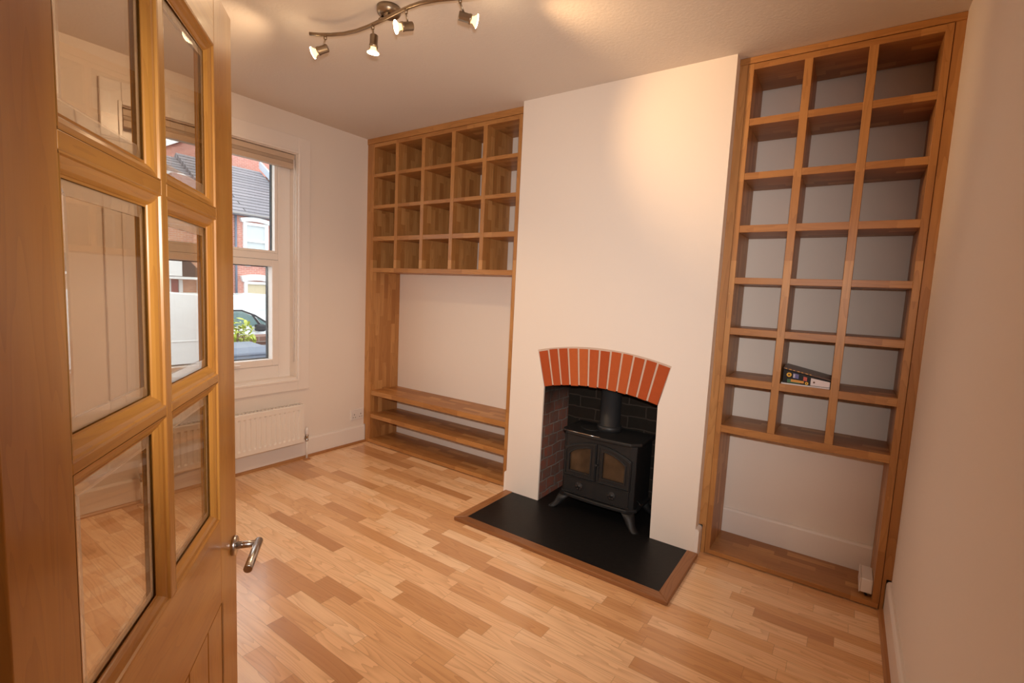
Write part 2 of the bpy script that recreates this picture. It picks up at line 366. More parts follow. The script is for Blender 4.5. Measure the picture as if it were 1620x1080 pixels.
def quad(a, b, c, d): bm.faces.new([bm.verts.new(p) for p in (a, b, c, d)])
quad((XA, 0, 0), (XA, YB+.1, 0), (XA, YB+.1, H), (XA, 0, H)); quad((XB, 0, 0), (XB, 0, H), (XB, YB+.1, H), (XB, YB+.1, 0))
edge = [(OL, 0), (sl[0]-0.004, sl[1])] + ext + [(sr[0]+0.004, sr[1]), (OR, 0)]
for a, b in zip(edge, edge[1:]): quad((a[0], 0, a[1]), (b[0], 0, b[1]), (b[0], 0.012, b[1]), (a[0], 0.012, a[1]))
bmesh.ops.remove_doubles(bm, verts=bm.verts[:], dist=1e-4)
struct('wall_chimney_breast', bm, M_wall)
# fire recess lining
FB = 0.345
bm = B(); box(bm, OL-0.1, OL, 0.012, FB, 0, 0.75); box(bm, OL-0.1, OL, 0.10, FB, 0.75, 1.25)
struct('wall_recess_left', bm, M_fbL)
bm = B(); box(bm, OR, OR+0.1, 0.012, FB, 0, 0.75); box(bm, OR, OR+0.1, 0.10, FB, 0.75, 1.25)
struct('wall_recess_right', bm, M_fbL)
bm = B(); box(bm, OL-0.1, OR+0.1, FB, FB+0.1, 0, 1.35); box(bm, OL-0.1, OR+0.1, 0.10, FB, 1.25, 1.35)
struct('wall_recess_back', bm, M_fbB)

# --- arch of soldier bricks
bm = B(); tone = bm.loops.layers.color.new('tone')
nb = 12; tot = -2*aL; gap = 0.0105/RI
tones = [.05, .1, .2, .75, .8, .55, .1, .6, .65, .35, .15, .2]
for k in range(nb):
    a0 = aL + tot*k/nb + (gap/2 if k else 0); a1 = aL + tot*(k+1)/nb - (gap/2 if k < nb-1 else 0)
    fs = []; nn = 5; jr = random.uniform(-.003, .003); je = random.uniform(-.003, .003); rows = []
    for y in (-0.0015, 0.10):
        for r_ in (RI+jr, RE-0.004+je):
            rows.append([bm.verts.new((AC.x + (r_+random.uniform(-.0022, .0022))*math.sin(a0+(a1-a0)*i/nn), y, AC.y + r_*math.cos(a0+(a1-a0)*i/nn))) for i in range(nn+1)])
    fi, fe, bi, be = rows
    for i in range(nn):
        fs += [bm.faces.new((fi[i], fi[i+1], fe[i+1], fe[i])), bm.faces.new((bi[i], be[i], be[i+1], bi[i+1])), bm.faces.new((fi[i], bi[i], bi[i+1], fi[i+1])), bm.faces.new((fe[i], fe[i+1], be[i+1], be[i]))]
    fs += [bm.faces.new((fi[0], fe[0], be[0], bi[0])), bm.faces.new((fi[nn], bi[nn], be[nn], fe[nn]))]
    for f in fs:
        for l in f.loops: l[tone] = (tones[k], 0, 0, 1)
arch = thing('brick_arch', 'segmental arch of twelve orange-red soldier bricks over the fireplace opening', 'arch', (2.17, 0.05, 0.76))
obj('brick', bm, M_arch, arch, 0.0018)
bm = B()
pi_, pe = arc(RI+0.003, 30), arc(RE+0.006, 30, 1.012)
for (a, b), (c, d) in zip(zip(pi_, pi_[1:]), zip(pe, pe[1:])):
    v = [bm.verts.new((p[0], y, p[1])) for y in (0.0025, 0.098) for p in (a, b, d, c)]
    for q in ((0, 1, 2, 3), (7, 6, 5, 4), (0, 4, 5, 1), (3, 2, 6, 7)): bm.faces.new([v[i] for i in q])
bmesh.ops.remove_doubles(bm, verts=bm.verts[:], dist=1e-5)
obj('mortar', bm, M_mortar, arch)

# --- skirting boards
def skirt_poly(t=0.018, h=0.146): return [(0, 0), (t, 0), (t, h-0.012), (t*0.75, h-0.004), (t*0.45, h), (0, h)]
bm = B(); prism(bm, [(x, z) for x, z in skirt_poly()], 'Y', YN, FR, 0); struct('baseboard_left', bm, M_gloss, label='white skirting board under the window wall')
bm = B(); prism(bm, [(W-x, z) for x, z in skirt_poly()], 'Y', YN, FR, 0); struct('baseboard_right', bm, M_gloss)
bm = B(); prism(bm, [(YB-x, z) for x, z in skirt_poly(0.018, 0.165)], 'X', XB+0.03, W-0.03, 0); struct('baseboard_back', bm, M_gloss)
bm = B(); prism(bm, [(XB+x, z) for x, z in skirt_poly()], 'Y', 0.001, FR+0.003, 0); struct('baseboard_breast_right', bm, M_gloss)
bm = B(); prism(bm, [(XA-x, z) for x, z in skirt_poly()], 'Y', 0.001, FR+0.003, 0); struct('baseboard_breast_left', bm, M_gloss)
q = [(0, 0), (0.018, 0), (0.016, 0.008), (0.010, 0.0145), (0, 0.017)]
bm = B(); prism(bm, [(0.018+x, z) for x, z in q], 'Y', YN, FR, 0); struct('trim_2', bm, M_bead)
bm = B(); prism(bm, [(W-0.018-x, z) for x, z in q], 'Y', YN, FR, 0); struct('trim_3', bm, M_bead)

# ------------------------------------------------------------------ fitted shelving, left alcove
def bookcase(name, label, x0, x1, outL, outR, pL, pR, dividers, shelves, top, lower, base_z, depth):
    t = thing(name, label, 'shelving', ((x0+x1)/2, FR, 0))
    y0 = FR; y1 = depth
    sk = 0.150
    # outer surround: upright strips notched over the skirting, and a head
    bm = B(); prism(bm, [(x0, sk), (x0+0.019, sk), (x0+0.019, 0), (pL-0.0015, 0), (pL-0.0015, H), (x0, H)], 'Y', y0+0.004, y0+0.024); obj('frame_upright', bm, M_oakZ, t, 0.0015)
    bm = B(); prism(bm, [(x1, sk), (x1-0.019, sk), (x1-0.019, 0), (pR+0.0015, 0), (pR+0.0015, H), (x1, H)], 'Y', y0+0.004, y0+0.024); obj('frame_upright', bm, M_oakZ, t, 0.0015)
    bm = B(); box(bm, x0, x1, y0-0.002, y0+0.020, top+0.002, H-0.001); obj('frame_head', bm, M_oakX, t, 0.0015)
    bm = B(); box(bm, pL, pL+0.026, y0, y1, base_z, top); obj('side_panel', bm, M_staveZ, t, 0.0012)
    bm = B(); box(bm, pR-0.026, pR, y0, y1, base_z, top); obj('side_panel', bm, M_staveZ, t, 0.0012)
    zb = shelves[-1]
    for dx in dividers:
        bm = B(); box(bm, dx-0.0165, dx+0.0165, y0, y1-0.003, zb[0]+0.0005, top-0.026); obj('divider', bm, M_staveZ, t, 0.0012)
    bm = B(); box(bm, pL+0.026, pR-0.026, y0+0.0005, y1-0.001, top-0.028, top-0.0005); obj('top_board', bm, M_staveX, t, 0.0012)
    for i, (za, zc) in enumerate(shelves):
        bm = B(); last = i == len(shelves)-1
        box(bm, pL+0.026, pR-0.026, y0+(0.0 if last else 0.0015), y1-0.004, zc, za); obj('shelf', bm, M_staveX, t, 0.0012)
    for za, zc in lower:
        bm = B(); box(bm, pL+0.026, pR-0.026, y0+0.006, y1-0.002, zc, za); obj('low_shelf', bm, M_staveX, t, 0.0015)
    bm = B(); box(bm, pL+0.001, pR-0.001, y0+0.002, y1-0.003, 0.0065, base_z); obj('base_board', bm, M_staveX, t, 0.0015)
    return t
bookcase('alcove_bookcase', 'wide oak shelving with twenty pigeonholes over open bays in the left alcove', 0.0, XA, 0, 0, 0.060, 1.512,
         [0.352, 0.634, 0.930, 1.214], [(2.2195, 2.195), (1.972, 1.946), (1.7245, 1.691), (1.4735, 1.440)], 2.455,
         [(0.452, 0.414), (0.252, 0.218)], 0.034, YB-0.002)
bookcase('alcove_bookcase', 'tall narrow oak shelving with three columns of pigeonholes in the right alcove', XB, W, 0, 0, 2.814, 3.556,
         [3.066, 3.303], [(2.2145, 2.182), (1.960, 1.928), (1.709, 1.675), (1.455, 1.424), (1.205, 1.171), (0.955, 0.919), (0.704, 0.668)], 2.468,
         [], 0.030, YB-0.02)

# ------------------------------------------------------------------ hearth
t = thing('hearth', 'black slate hearth slab edged in wood in front of the stove', 'hearth', (2.18, -0.25, 0))
hx0, hx1, hy = 1.560, 2.798, -0.515; w_ = 0.056
bm = B(); box(bm, hx0+w_-.002, hx1-w_+.002, hy+w_-.002, -0.0005, 0.0005, 0.019); box(bm, OL+0.0005, OR-0.0005, -0.0005, FB-0.001, 0.0005, 0.019); obj('slate_slab', bm, M_slate, t)
def mitre(pts, m):
    bm = B(); prism(bm, pts, 'Z', 0.0005, 0.0225); obj('edging', bm, m, t, 0.004)
mitre([(hx0, hy), (hx1, hy), (hx1-w_, hy+w_), (hx0+w_, hy+w_)], M_hwood)
mitre([(hx0, hy+.0003), (hx0+w_, hy+w_+.0003), (hx0+w_, -0.001), (hx0, -0.001)], M_hwoodY)
mitre([(hx1, hy+.0003), (hx1, -0.001), (hx1-w_, -0.001), (hx1-w_, hy+w_+.0003)], M_hwoodY)

# ------------------------------------------------------------------ wood burning stove
SX, SY0, SZ = 2.185, 0.035, 0.019
t = thing('wood_stove', 'black cast-iron double-door wood burning stove standing in the brick fireplace', 'stove', (SX, 0.17, SZ))
hw = 0.232
bm = B(); prism(bm, [(SX-hw, SY0+0.02), (SX-hw+0.03, SY0), (SX+hw-0.03, SY0), (SX+hw, SY0+0.02), (SX+hw, 0.31), (SX-hw, 0.31)], 'Z', 0.115, 0.490); obj('body', bm, M_iron, t, 0.004)
def bowed(z0, z1, o, name, bev):
    bm = B(); n = 10
    front = [(SX-hw-o+(2*(hw+o))*i/n, SY0-o*0.6-0.018*math.sin(PI*i/n)) for i in range(n+1)]
    prism(bm, [(SX-hw-o, 0.30)] + [(SX-hw-o, SY0+0.03)] + front[1:-1] + [(SX+hw+o, SY0+0.03), (SX+hw+o, 0.30)], 'Z', z0, z1)
    return obj(name, bm, M_iron, t, bev, seg=3)
tp = bowed(0.490, 0.512, 0.022, 'top_plate', 0.007)
bm = B(); tube(bm, [(SX-hw+0.005, SY0-0.020, 0.5125), (SX-0.10, SY0-0.030, 0.5135), (SX+0.02, SY0-0.033, 0.5135)], 0.0022, 8); obj('rim_highlight', bm, M_glint, tp)['label'] = 'thin bright strip standing in for the highlight along the top edge'  # edge highlight of the top plate, modelled as a bright strip
bowed(0.098, 0.120, 0.016, 'base_plate', 0.006)
# doors with arched outer corners and glazed openings
def sdoor(x0, x1, arch_left):
    z0, z1, zlow = 0.232, 0.462, 0.405
    def outline(i0, zt_in, zt_out, ins):
        pts = []; n = 8; xa, xb = x0+ins, x1-ins
        for k in range(n+1):
            u = k/n
            f = math.sin(u*PI/2)**0.8
            pts.append((xa+(xb-xa)*u, zt_out+(zt_in-zt_out)*f) if arch_left else (xa+(xb-xa)*u, zt_in+(zt_out-zt_in)*(1-math.sin((1-u)*PI/2)**0.8)))
        return [(xb, z0+ins), (xa, z0+ins)] + pts
    def ring(y0, y1, io, ii):
        bm = B(); a = outline(0, z1-io, zlow-io, io); b = outline(0, z1-ii, zlow-ii*0.9, ii)
        for (P0, P1, y, fl) in ((a, b, y0, 1), (a, b, y1, 0)):
            va = [bm.verts.new((p[0], y, p[1])) for p in P0]; vb = [bm.verts.new((p[0], y, p[1])) for p in P1]
            n = len(va)
            for i in range(n): bm.faces.new((va[i], va[(i+1) % n], vb[(i+1) % n], vb[i]))
        for P0 in (a, b):
            n = len(P0)
            for i in range(n):
                p, q_ = P0[i], P0[(i+1) % n]
                bm.faces.new([bm.verts.new(c) for c in ((p[0], y0, p[1]), (q_[0], y0, q_[1]), (q_[0], y1, q_[1]), (p[0], y1, p[1]))])
        bmesh.ops.remove_doubles(bm, verts=bm.verts[:], dist=1e-5)
        return bm
    d = obj('door', ring(SY0-0.012, SY0+0.004, 0.0, 0.036), M_iron, t, 0.003)
    obj('raised_rim', ring(SY0-0.018, SY0-0.010, 0.004, 0.014), M_iron, d, 0.002)
    obj('raised_rim', ring(SY0-0.017, SY0-0.010, 0.028, 0.037), M_iron, d, 0.002)
    bm = B(); prism(bm, outline(0, z1-0.034, zlow-0.030, 0.034), 'Y', SY0-0.003, SY0+0.001); g = obj('glass_pane', bm, M_sglass, d); g['label'] = 'smoke-stained brownish glass'
    return d
dl = sdoor(SX-0.213, SX-0.004, True); dr = sdoor(SX+0.004, SX+0.213, False)
bm = B(); cyl(bm, (SX+0.012, SY0-0.012, 0.345), (SX+0.012, SY0-0.034, 0.345), 0.005, seg=12); bmesh.ops.create_icosphere(bm, subdivisions=2, radius=0.0095, matrix=Matrix.Translation((SX+0.012, SY0-0.038, 0.345))); obj('door_knob', bm, M_iron, dr)
# ash panel with spinner vents and moulding lines
bm = B(); box(bm, SX-0.208, SX+0.208, SY0-0.008, SY0+0.004, 0.130, 0.226); ap = obj('ash_panel', bm, M_iron, t, 0.003)
for sx in (-0.105, 0.105):
    bm = B(); lathe(bm, (SX+sx, SY0-0.008, 0.178), (0, -1, 0), [(0, 0.026), (0.003, 0.026), (0.0045, 0.023), (0.0045, 0.009), (0.007, 0.008), (0.008, 0.003)], 28); v = obj('air_vent', bm, M_iron, ap)
    bm = B()
    for k in range(6):
        a = k*PI/3; c = Vector((SX+sx+0.016*math.cos(a), SY0-0.0128, 0.178+0.016*math.sin(a))); cyl(bm, c, c+Vector((0, 0.002, 0)), 0.004, seg=10)
    obj('vent_hole', bm, M_hole, v)
bm = B(); box(bm, SX-0.213, SX+0.213, SY0-0.013, SY0, 0.2245, 0.2315); box(bm, SX-0.213, SX+0.213, SY0-0.011, SY0, 0.1255, 0.1305); obj('moulding_strip', bm, M_iron, t, 0.0015)
for sx, sy in ((-1, 0.03), (1, 0.03), (-1, 0.28), (1, 0.28)):
    bm = B(); d = -1 if sy < 0.1 else 1
    pts = [(SX+sx*(hw-0.030), sy+0.012, 0.104), (SX+sx*(hw-0.012), sy, 0.075), (SX+sx*(hw+0.006), sy+d*0.014, 0.043), (SX+sx*(hw+0.026), sy+d*0.026, 0.025), (SX+sx*(hw+0.034), sy+d*0.030, 0.0195)]
    rings(bm, pts, [0.040, 0.033, 0.026, 0.025, 0.026], [(0, 0, -1)]*5, 12); obj('leg', bm, M_iron, t)
bm = B(); tube(bm, [(SX+hw, 0.10, 0.16), (SX+hw+0.014, 0.10, 0.155), (SX+hw+0.03, 0.08, 0.15)], 0.004, 8); obj('side_lever', bm, M_iron, t)
bm = B(); lathe(bm, (2.178, 0.20, 0.512), (0, 0, 1), [(0, 0.074), (0.030, 0.074), (0.034, 0.068), (0.036, 0.0625), (0.60, 0.0625)], 36); obj('flue_pipe', bm, M_flue, t)
bm = B(); lathe(bm, (SX-0.105, 0.17, 0.512), (0, 0, 1), [(0, 0.070), (0.003, 0.070), (0.004, 0.062), (0.004, 0.001)], 32); obj('cooking_plate', bm, M_iron, tp)

# ------------------------------------------------------------------ window in the left wall
win = bpy.data.objects.new('window_1', None); COL.objects.link(win); win.location = (0, (WY0+WY1)/2, WZ0); win['kind'] = 'structure'; win['label'] = 'white framed window with fixed pane above an opening sash'
FX0, FX1 = -0.145, -0.08
def rect_ring(bm, x0, x1, o, i):
    (a0, a1, b0, b1), (c0, c1, d0, d1) = o, i
    box(bm, x0, x1, a0, c0, b0, b1); box(bm, x0, x1, c1, a1, b0, b1); box(bm, x0, x1, c0, c1, b0, d0); box(bm, x0, x1, c0, c1, d1, b1)
ym0, ym1 = WY0, WY1
bm = B(); rect_ring(bm, FX0, FX1, (ym0, ym1, WZ0, WZ1), (ym0+0.09, ym1-0.09, WZ0+0.096, WZ1-0.045)); box(bm, FX0, FX1, ym0+0.09, ym1-0.09, 1.478, 1.525); obj('window_frame', bm, M_upvc, win, 0.004)
bm = B(); rect_ring(bm, FX0+0.01, FX1-0.006, (ym0+0.09, ym1-0.09, 1.525, WZ1-0.045), (ym0+0.113, ym1-0.113, 1.543, WZ1-0.055)); b1 = obj('glazing_bead', bm, M_upvc, win, 0.004)
bm = B(); box(bm, -0.118, -0.112, ym0+0.11, ym1-0.11, 1.54, WZ1-0.052); obj('glass_pane', bm, M_pane, win)
bm = B(); rect_ring(bm, FX0-0.005, FX1+0.012, (ym0+0.092, ym1-0.092, WZ0+0.098, 1.476), (ym0+0.142, ym1-0.142, WZ0+0.146, 1.430)); sash = obj('opening_sash', bm, M_upvc, win, 0.005)
bm = B(); box(bm, -0.118, -0.112, ym0+0.14, ym1-0.14, WZ0+0.143, 1.433); obj('glass_pane', bm, M_pane, sash)
bm = B(); box(bm, FX1+0.012, FX1+0.024, -1.035, -0.985, 0.728, 0.746); box(bm, FX1+0.024, FX1+0.036, -1.035, -0.925, 0.735, 0.745); obj('sash_handle', bm, M_white, sash, 0.003)
# dark gasket lines round the panes
bm = B(); rect_ring(bm, FX0-0.001, FX0+0.02, (ym0+0.105, ym1-0.105, 1.536, WZ1-0.048), (ym0+0.119, ym1-0.119, 1.5455, WZ1-0.0565)); obj('gasket', bm, M_rubber, b1)
bm = B(); rect_ring(bm, FX0-0.001, FX0+0.02, (ym0+0.135, ym1-0.135, WZ0+0.14, 1.437), (ym0+0.149, ym1-0.149, WZ0+0.152, 1.424)); obj('gasket', bm, M_rubber, sash)
bm = B(); box(bm, FX1, 0.010, ym0+0.002, ym1-0.002, WZ0-0.012, WZ0+0.008); obj('window_board', bm, M_gloss, win, 0.006)
bm = B(); box(bm, -0.30, FX0, ym0+0.01, ym1-0.01, WZ0-0.03, WZ0+0.03); obj('window_sill', bm, M_owhite, win, 0.004)
# architrave
def archi(bm):
    o = (ym0-0.098, ym1+0.098, WZ0-0.088, WZ1+0.120); i = (ym0-0.004, ym1+0.004, WZ0-0.004, WZ1+0.004)
    rect_ring(bm, 0.0, 0.018, o, i)
    o2 = (ym0-0.022, ym1+0.022, WZ0-0.02, WZ1+0.022); rect_ring(bm, 0.018, 0.025, o2, i)
bm = B(); archi(bm); struct('trim_6', bm, M_gloss, bevel=0.004, label='white moulded architrave round the window')
# blind pulled up to the head
t = thing('window_blind', 'raised cream slatted blind at the top of the window', 'blind', (-0.03, (WY0+WY1)/2, 2.15))
bm = B(); box(bm, -0.062, -0.012, ym0+0.008, ym1-0.008, 2.186, 2.222); obj('head_rail', bm, M_blind, t, 0.003)
bm = B()
for k in range(7): box(bm, -0.060, -0.014, ym0+0.010, ym1-0.010, 2.1655+k*0.0028, 2.1675+k*0.0028)
obj('slat_stack', bm, M_blind, t)
bm = B(); box(bm, -0.060, -0.014, ym0+0.010, ym1-0.010, 2.128, 2.164); obj('bottom_rail', bm, M_blind, t, 0.003)
bm = B(); tube(bm, [(-0.008, ym1-0.016, 2.19), (-0.004, ym1-0.016, 2.10), (-0.004, ym1-0.016, 0.74)], 0.0045, 10); obj('tilt_wand', bm, M_white, t)

# ------------------------------------------------------------------ radiator
t = thing('radiator', 'white ribbed panel radiator on the wall below the window', 'radiator', (0.06, -1.03, 0.145))
ry0, ry1, rz0, rz1 = -1.50, -0.54, 0.145, 0.435
bm = B(); nfl = 26; xs = 0.097
prof = [(ry0, 0.088), (ry0+0.004, xs)]
pitch = (ry1-ry0-0.05)/nfl
for k in range(nfl):
    a = ry0+0.025+k*pitch
    prof += [(a, xs), (a+pitch*0.14, xs-0.010), (a+pitch*0.46, xs-0.010), (a+pitch*0.60, xs)]
prof += [(ry1-0.004, xs), (ry1, 0.088)]
zz = [rz0, rz0+0.006, rz0+0.035, rz0+0.045, rz1-0.045, rz1-0.035, rz1-0.006, rz1]
grid = []
for j, z in enumerate(zz):
    flat = j in (0, 1, 2, 5, 6, 7)
    grid.append([bm.verts.new(((xs if flat and x < xs and 0 < i < len(prof)-1 else x) - (0.008 if j in (0, 7) else 0), y, z)) for i, (y, x) in enumerate(prof)])
for a, b in zip(grid, grid[1:]):
    for i in range(len(prof)-1): bm.faces.new((a[i], a[i+1], b[i+1], b[i]))
obj('front_panel', bm, M_rad, t)
bm = B(); box(bm, 0.025, 0.034, ry0+0.004, ry1-0.004, rz0+0.002, rz1-0.004); obj('rear_panel', bm, M_rad, t, 0.002)
bm = B()
bm.free()
for y in (ry0+0.001, ry1-0.004):
    bm = B(); box(bm, 0.026, 0.090, y, y+0.003, rz0+0.01, rz1+0.002); obj('end_cover', bm, M_rad, t)
bm = B()
box(bm, 0.026, 0.031, ry0+.005, ry1-.005, rz1-0.002, rz1+0.002); box(bm, 0.084, 0.089, ry0+.005, ry1-.005, rz1-0.002, rz1+0.002); box(bm, 0.050, 0.056, ry0+.005, ry1-.005, rz1-0.003, rz1+0.001)
k = ry0+0.005
while k < ry1-0.01:
    box(bm, 0.031, 0.084, k, k+0.010, rz1-0.002, rz1+0.001); k += 0.026
obj('top_grille', bm, M_rad, t)
bm = B(); box(bm, 0.034, 0.070, ry0+0.01, ry1-0.01, rz0+0.01, rz1-0.03); obj('inner_fins', bm, M_hole, t)
for y in (ry0+0.15, ry1-0.15):
    bm = B(); box(bm, 0.0, 0.026, y-0.02, y+0.02, rz0+0.03, rz1-0.03); obj('wall_bracket', bm, M_rad, t)
for ye, s in ((ry1, 1), (ry0, -1)):
    yv = ye + s*0.040
    bm = B(); cyl(bm, (0.062, ye, rz0+0.022), (0.062, yv, rz0+0.022), 0.009, seg=14); lathe(bm, (0.062, yv, rz0-0.004), (0, 0, 1), [(0, 0.010), (0.012, 0.0125), (0.014, 0.010), (0.034, 0.010), (0.036, 0.0125), (0.048, 0.0125)], 16); v = obj('valve', bm, M_steel, t)
    bm = B(); lathe(bm, (0.062, yv, rz0+0.044), (0, 0, 1), [(0, 0.010), (0.006, 0.0155), (0.040, 0.0165), (0.050, 0.013), (0.060, 0.006)], 18); obj('valve_cap', bm, M_white, v)
    bm = B(); cyl(bm, (0.062, yv, 0.0), (0.062, yv, rz0-0.004), 0.0078, seg=16); obj('supply_pipe', bm, M_rad, t)
    bm = B(); lathe(bm, (0.062, yv, 0.0), (0, 0, 1), [(0, 0.027), (0.004, 0.026), (0.008, 0.016), (0.009, 0.009)], 22); obj('pipe_collar', bm, M_bead, t)

# ------------------------------------------------------------------ wall socket
t = thing('wall_socket', 'white double plug socket low on the wall beside the left alcove shelving', 'socket', (0, 0.005, 0.246))
bm = B(); box(bm, 0.0, 0.011, -0.066, 0.060, 0.203, 0.290); obj('plate', bm, M_white, t, 0.003)
for y in (-0.035, 0.029):
    bm = B(); box(bm, 0.011, 0.0145, y-0.006, y+0.006, 0.262, 0.280); obj('switch', bm, M_white, t, 0.001)
    bm = B()
    box(bm, 0.0108, 0.0116, y-0.003, y+0.003, 0.243, 0.253)
    for s in (-1, 1): box(bm, 0.0108, 0.0116, y+s*0.011-0.004, y+s*0.011+0.004, 0.222, 0.227)
    obj('pin_hole', bm, M_hole, t)
# white box on the right hand shelving
t = thing('junction_box', 'small white plastic box fixed low inside the right alcove shelving', 'box', (3.506, 0.15, 0.05))
bm = B(); box(bm, 3.484, 3.5295, 0.085, 0.225, 0.052, 0.118); obj('housing', bm, M_white, t, 0.004)
bm = B(); box(bm, 3.480, 3.4845, 0.083, 0.227, 0.050, 0.120); obj('cover_plate', bm, M_white, t, 0.002)
bm = B(); tube(bm, [(3.505, 0.12, 0.053), (3.505, 0.115, 0.045), (3.512, 0.11, 0.031)], 0.005, 10); obj('cable', bm, M_rubber, t)

# ------------------------------------------------------------------ reading matter in the pigeonhole
ZS = 0.9552
C_blk = plain('black printed cover', (0.012, 0.012, 0.014), 0.25); C_yel = plain('sunflower yellow print', (0.75, 0.42, 0.03), 0.3); C_brn = plain('dark brown print', (0.10, 0.035, 0.01), 0.4)
C_grn = plain('green print', (0.05, 0.14, 0.05), 0.35); C_org = plain('orange print', (0.62, 0.28, 0.04), 0.35); C_pur = plain('blue purple print', (0.13, 0.12, 0.30), 0.35); C_lil = plain('pale lilac print', (0.55, 0.50, 0.62), 0.35)
C_red = plain('red print', (0.50, 0.08, 0.05), 0.35); C_pnk = plain('pale pink print', (0.72, 0.62, 0.62), 0.35); C_pap = plain('white page edges', (0.74, 0.72, 0.72), 0.5)
t = thing('magazine', 'thin white magazine lying flat under the black picture box', 'magazine', (3.19, 0.13, ZS))
bm = B(); box(bm, 3.088, 3.283, 0.070, 0.30, ZS, ZS+0.0045); obj('pages', bm, C_pap, t, 0.0008)
bm = B(); box(bm, 3.0875, 3.2835, 0.0695, 0.3005, ZS+0.0046, ZS+0.0056); box(bm, 3.205, 3.2836, 0.0692, 0.0697, ZS+0.0005, ZS+0.0040, 1); obj('cover', bm, [C_pap, C_pnk], t)
zb = ZS+0.0060
t = thing('picture_box', 'black wedge-shaped box with sunflower pictures in the right alcove pigeonhole', 'box', (3.19, 0.12, zb))
x0, x1, yf = 3.092, 3.284, 0.078
zt = lambda x: zb+0.064-(x-x0)*(0.034/(x1-x0))
bm = B(); prism(bm, [(x0, zb), (x1, zb), (x1, zt(x1)), (x0, zt(x0))], 'Y', yf, 0.26); pk = obj('carton', bm, C_blk, t, 0.001)
bm = B(); fy = yf-0.0006
def patch(pts, mi): bm.faces.new([bm.verts.new((x, fy-0.0001*mi*0.3, z)) for x, z in pts]).material_index = mi
def disc(x, z, r, mi, d=0.0): bm.faces.new([bm.verts.new((x+r*math.cos(2*PI*i/20), fy-d, z+r*math.sin(2*PI*i/20))) for i in range(20)]).material_index = mi
u = lambda f: x0+(x1-x0)*f
patch([(u(.10), zb+.003), (u(.38), zb+.003), (u(.38), zb+.016), (u(.10), zb+.020)], 2)
patch([(u(.18), zb+.008), (u(.46), zb+.006), (u(.46), zb+.017), (u(.18), zb+.020)], 3)
patch([(u(.22), zb+.027), (u(.34), zb+.025), (u(.34), zb+.045), (u(.22), zb+.050)], 4); patch([(u(.22), zb+.028), (u(.26), zb+.0275), (u(.26), zb+.044), (u(.22), zb+.046)], 5)
patch([(u(.44), zb+.020), (u(.52), zb+.018), (u(.52), zb+.036), (u(.44), zb+.039)], 6)
patch([(u(.60), zb+.0015), (u(.995), zb+.0015), (u(.995), zt(x1)-.004), (u(.60), zb+.036)], 7)
patch([(u(.74), zb+.008), (u(.82), zb+.007), (u(.82), zb+.024), (u(.74), zb+.026)], 4)
disc(u(.13), zb+.040, .0105, 0, .0002); disc(u(.13), zb+.040, .0045, 1, .0004)
disc(u(.52), zb+.008, .0070, 0, .0002); disc(u(.52), zb+.008, .003, 1, .0004)
disc(u(.67), zb+.017, .0105, 0, .0002); disc(u(.67), zb+.017, .0045, 1, .0004)
obj('printed_front', bm, [C_yel, C_brn, C_grn, C_org, C_pur, C_lil, C_red, C_pnk], pk)
t = thing('booklet', 'slim dark booklet with gold cover print resting on the sloping picture box', 'booklet', (3.19, 0.14, zb+0.05))
bm = B(); zt2 = lambda x: zt(x)+0.0012
prism(bm, [(x0-.001, zt2(x0)), (x1, zt2(x1)), (x1, zt2(x1)+.006), (x0-.001, zt2(x0)+.009)], 'Y', 0.085, 0.27); bk = obj('block', bm, C_brn, t, 0.0006)
bm = B()
for k in range(7):
    xx = x0+.006+k*.017; w_b = .010 if k % 2 else .007
    bm.faces.new([bm.verts.new((a, 0.0845, zt2(a)+dz)) for a, dz in ((xx, .002), (xx+w_b, .002), (xx+w_b, .006), (xx, .006))])
obj('gold_print', bm, C_org, bk)

# ------------------------------------------------------------------ ceiling spotlight bar
t = thing('ceiling_spotlight', 'bronze wavy ceiling bar carrying four lit spotlights', 'spotlight', (1.61, -1.12, H))
bm = B(); lathe(bm, (1.605, -1.105, H), (0, 0, -1), [(0, 0.050), (0.018, 0.050), (0.026, 0.046), (0.034, 0.034), (0.037, 0.010)], 36); obj('ceiling_rose', bm, M_bronze, t)
for dx in (-0.022, 0.022):
    bm = B(); cyl(bm, (1.605+dx, -1.118, 2.464), (1.605+dx, -1.135, 2.446), 0.006, seg=10); obj('rose_bracket', bm, M_bronze, t)
trk = [(1.218, -1.226), (1.25, -1.200), (1.30, -1.170), (1.36, -1.147), (1.43, -1.134), (1.503, -1.131), (1.613, -1.135), (1.70, -1.140), (1.77, -1.143), (1.83, -1.139), (1.90, -1.122), (1.96, -1.098), (2.02, -1.074), (2.09, -1.048)]
bm = B(); tube(bm, [(x, y, 2.44) for x, y in trk], 0.0075, 12); obj('track_bar', bm, M_bronze, t)
heads = [((1.272, -1.183), (1.262, -1.185, 2.380), (-0.80, -0.52, -0.32)), ((1.535, -1.1315), (1.537, -1.126, 2.378), (-0.10, 0.03, -1.0)),
         ((1.752, -1.142), (1.748, -1.127, 2.380), (-0.45, -0.82, -0.30)), ((1.990, -1.086), (1.993, -1.063, 2.380), (0.62, 0.77, -0.12))]
SPOTS = []
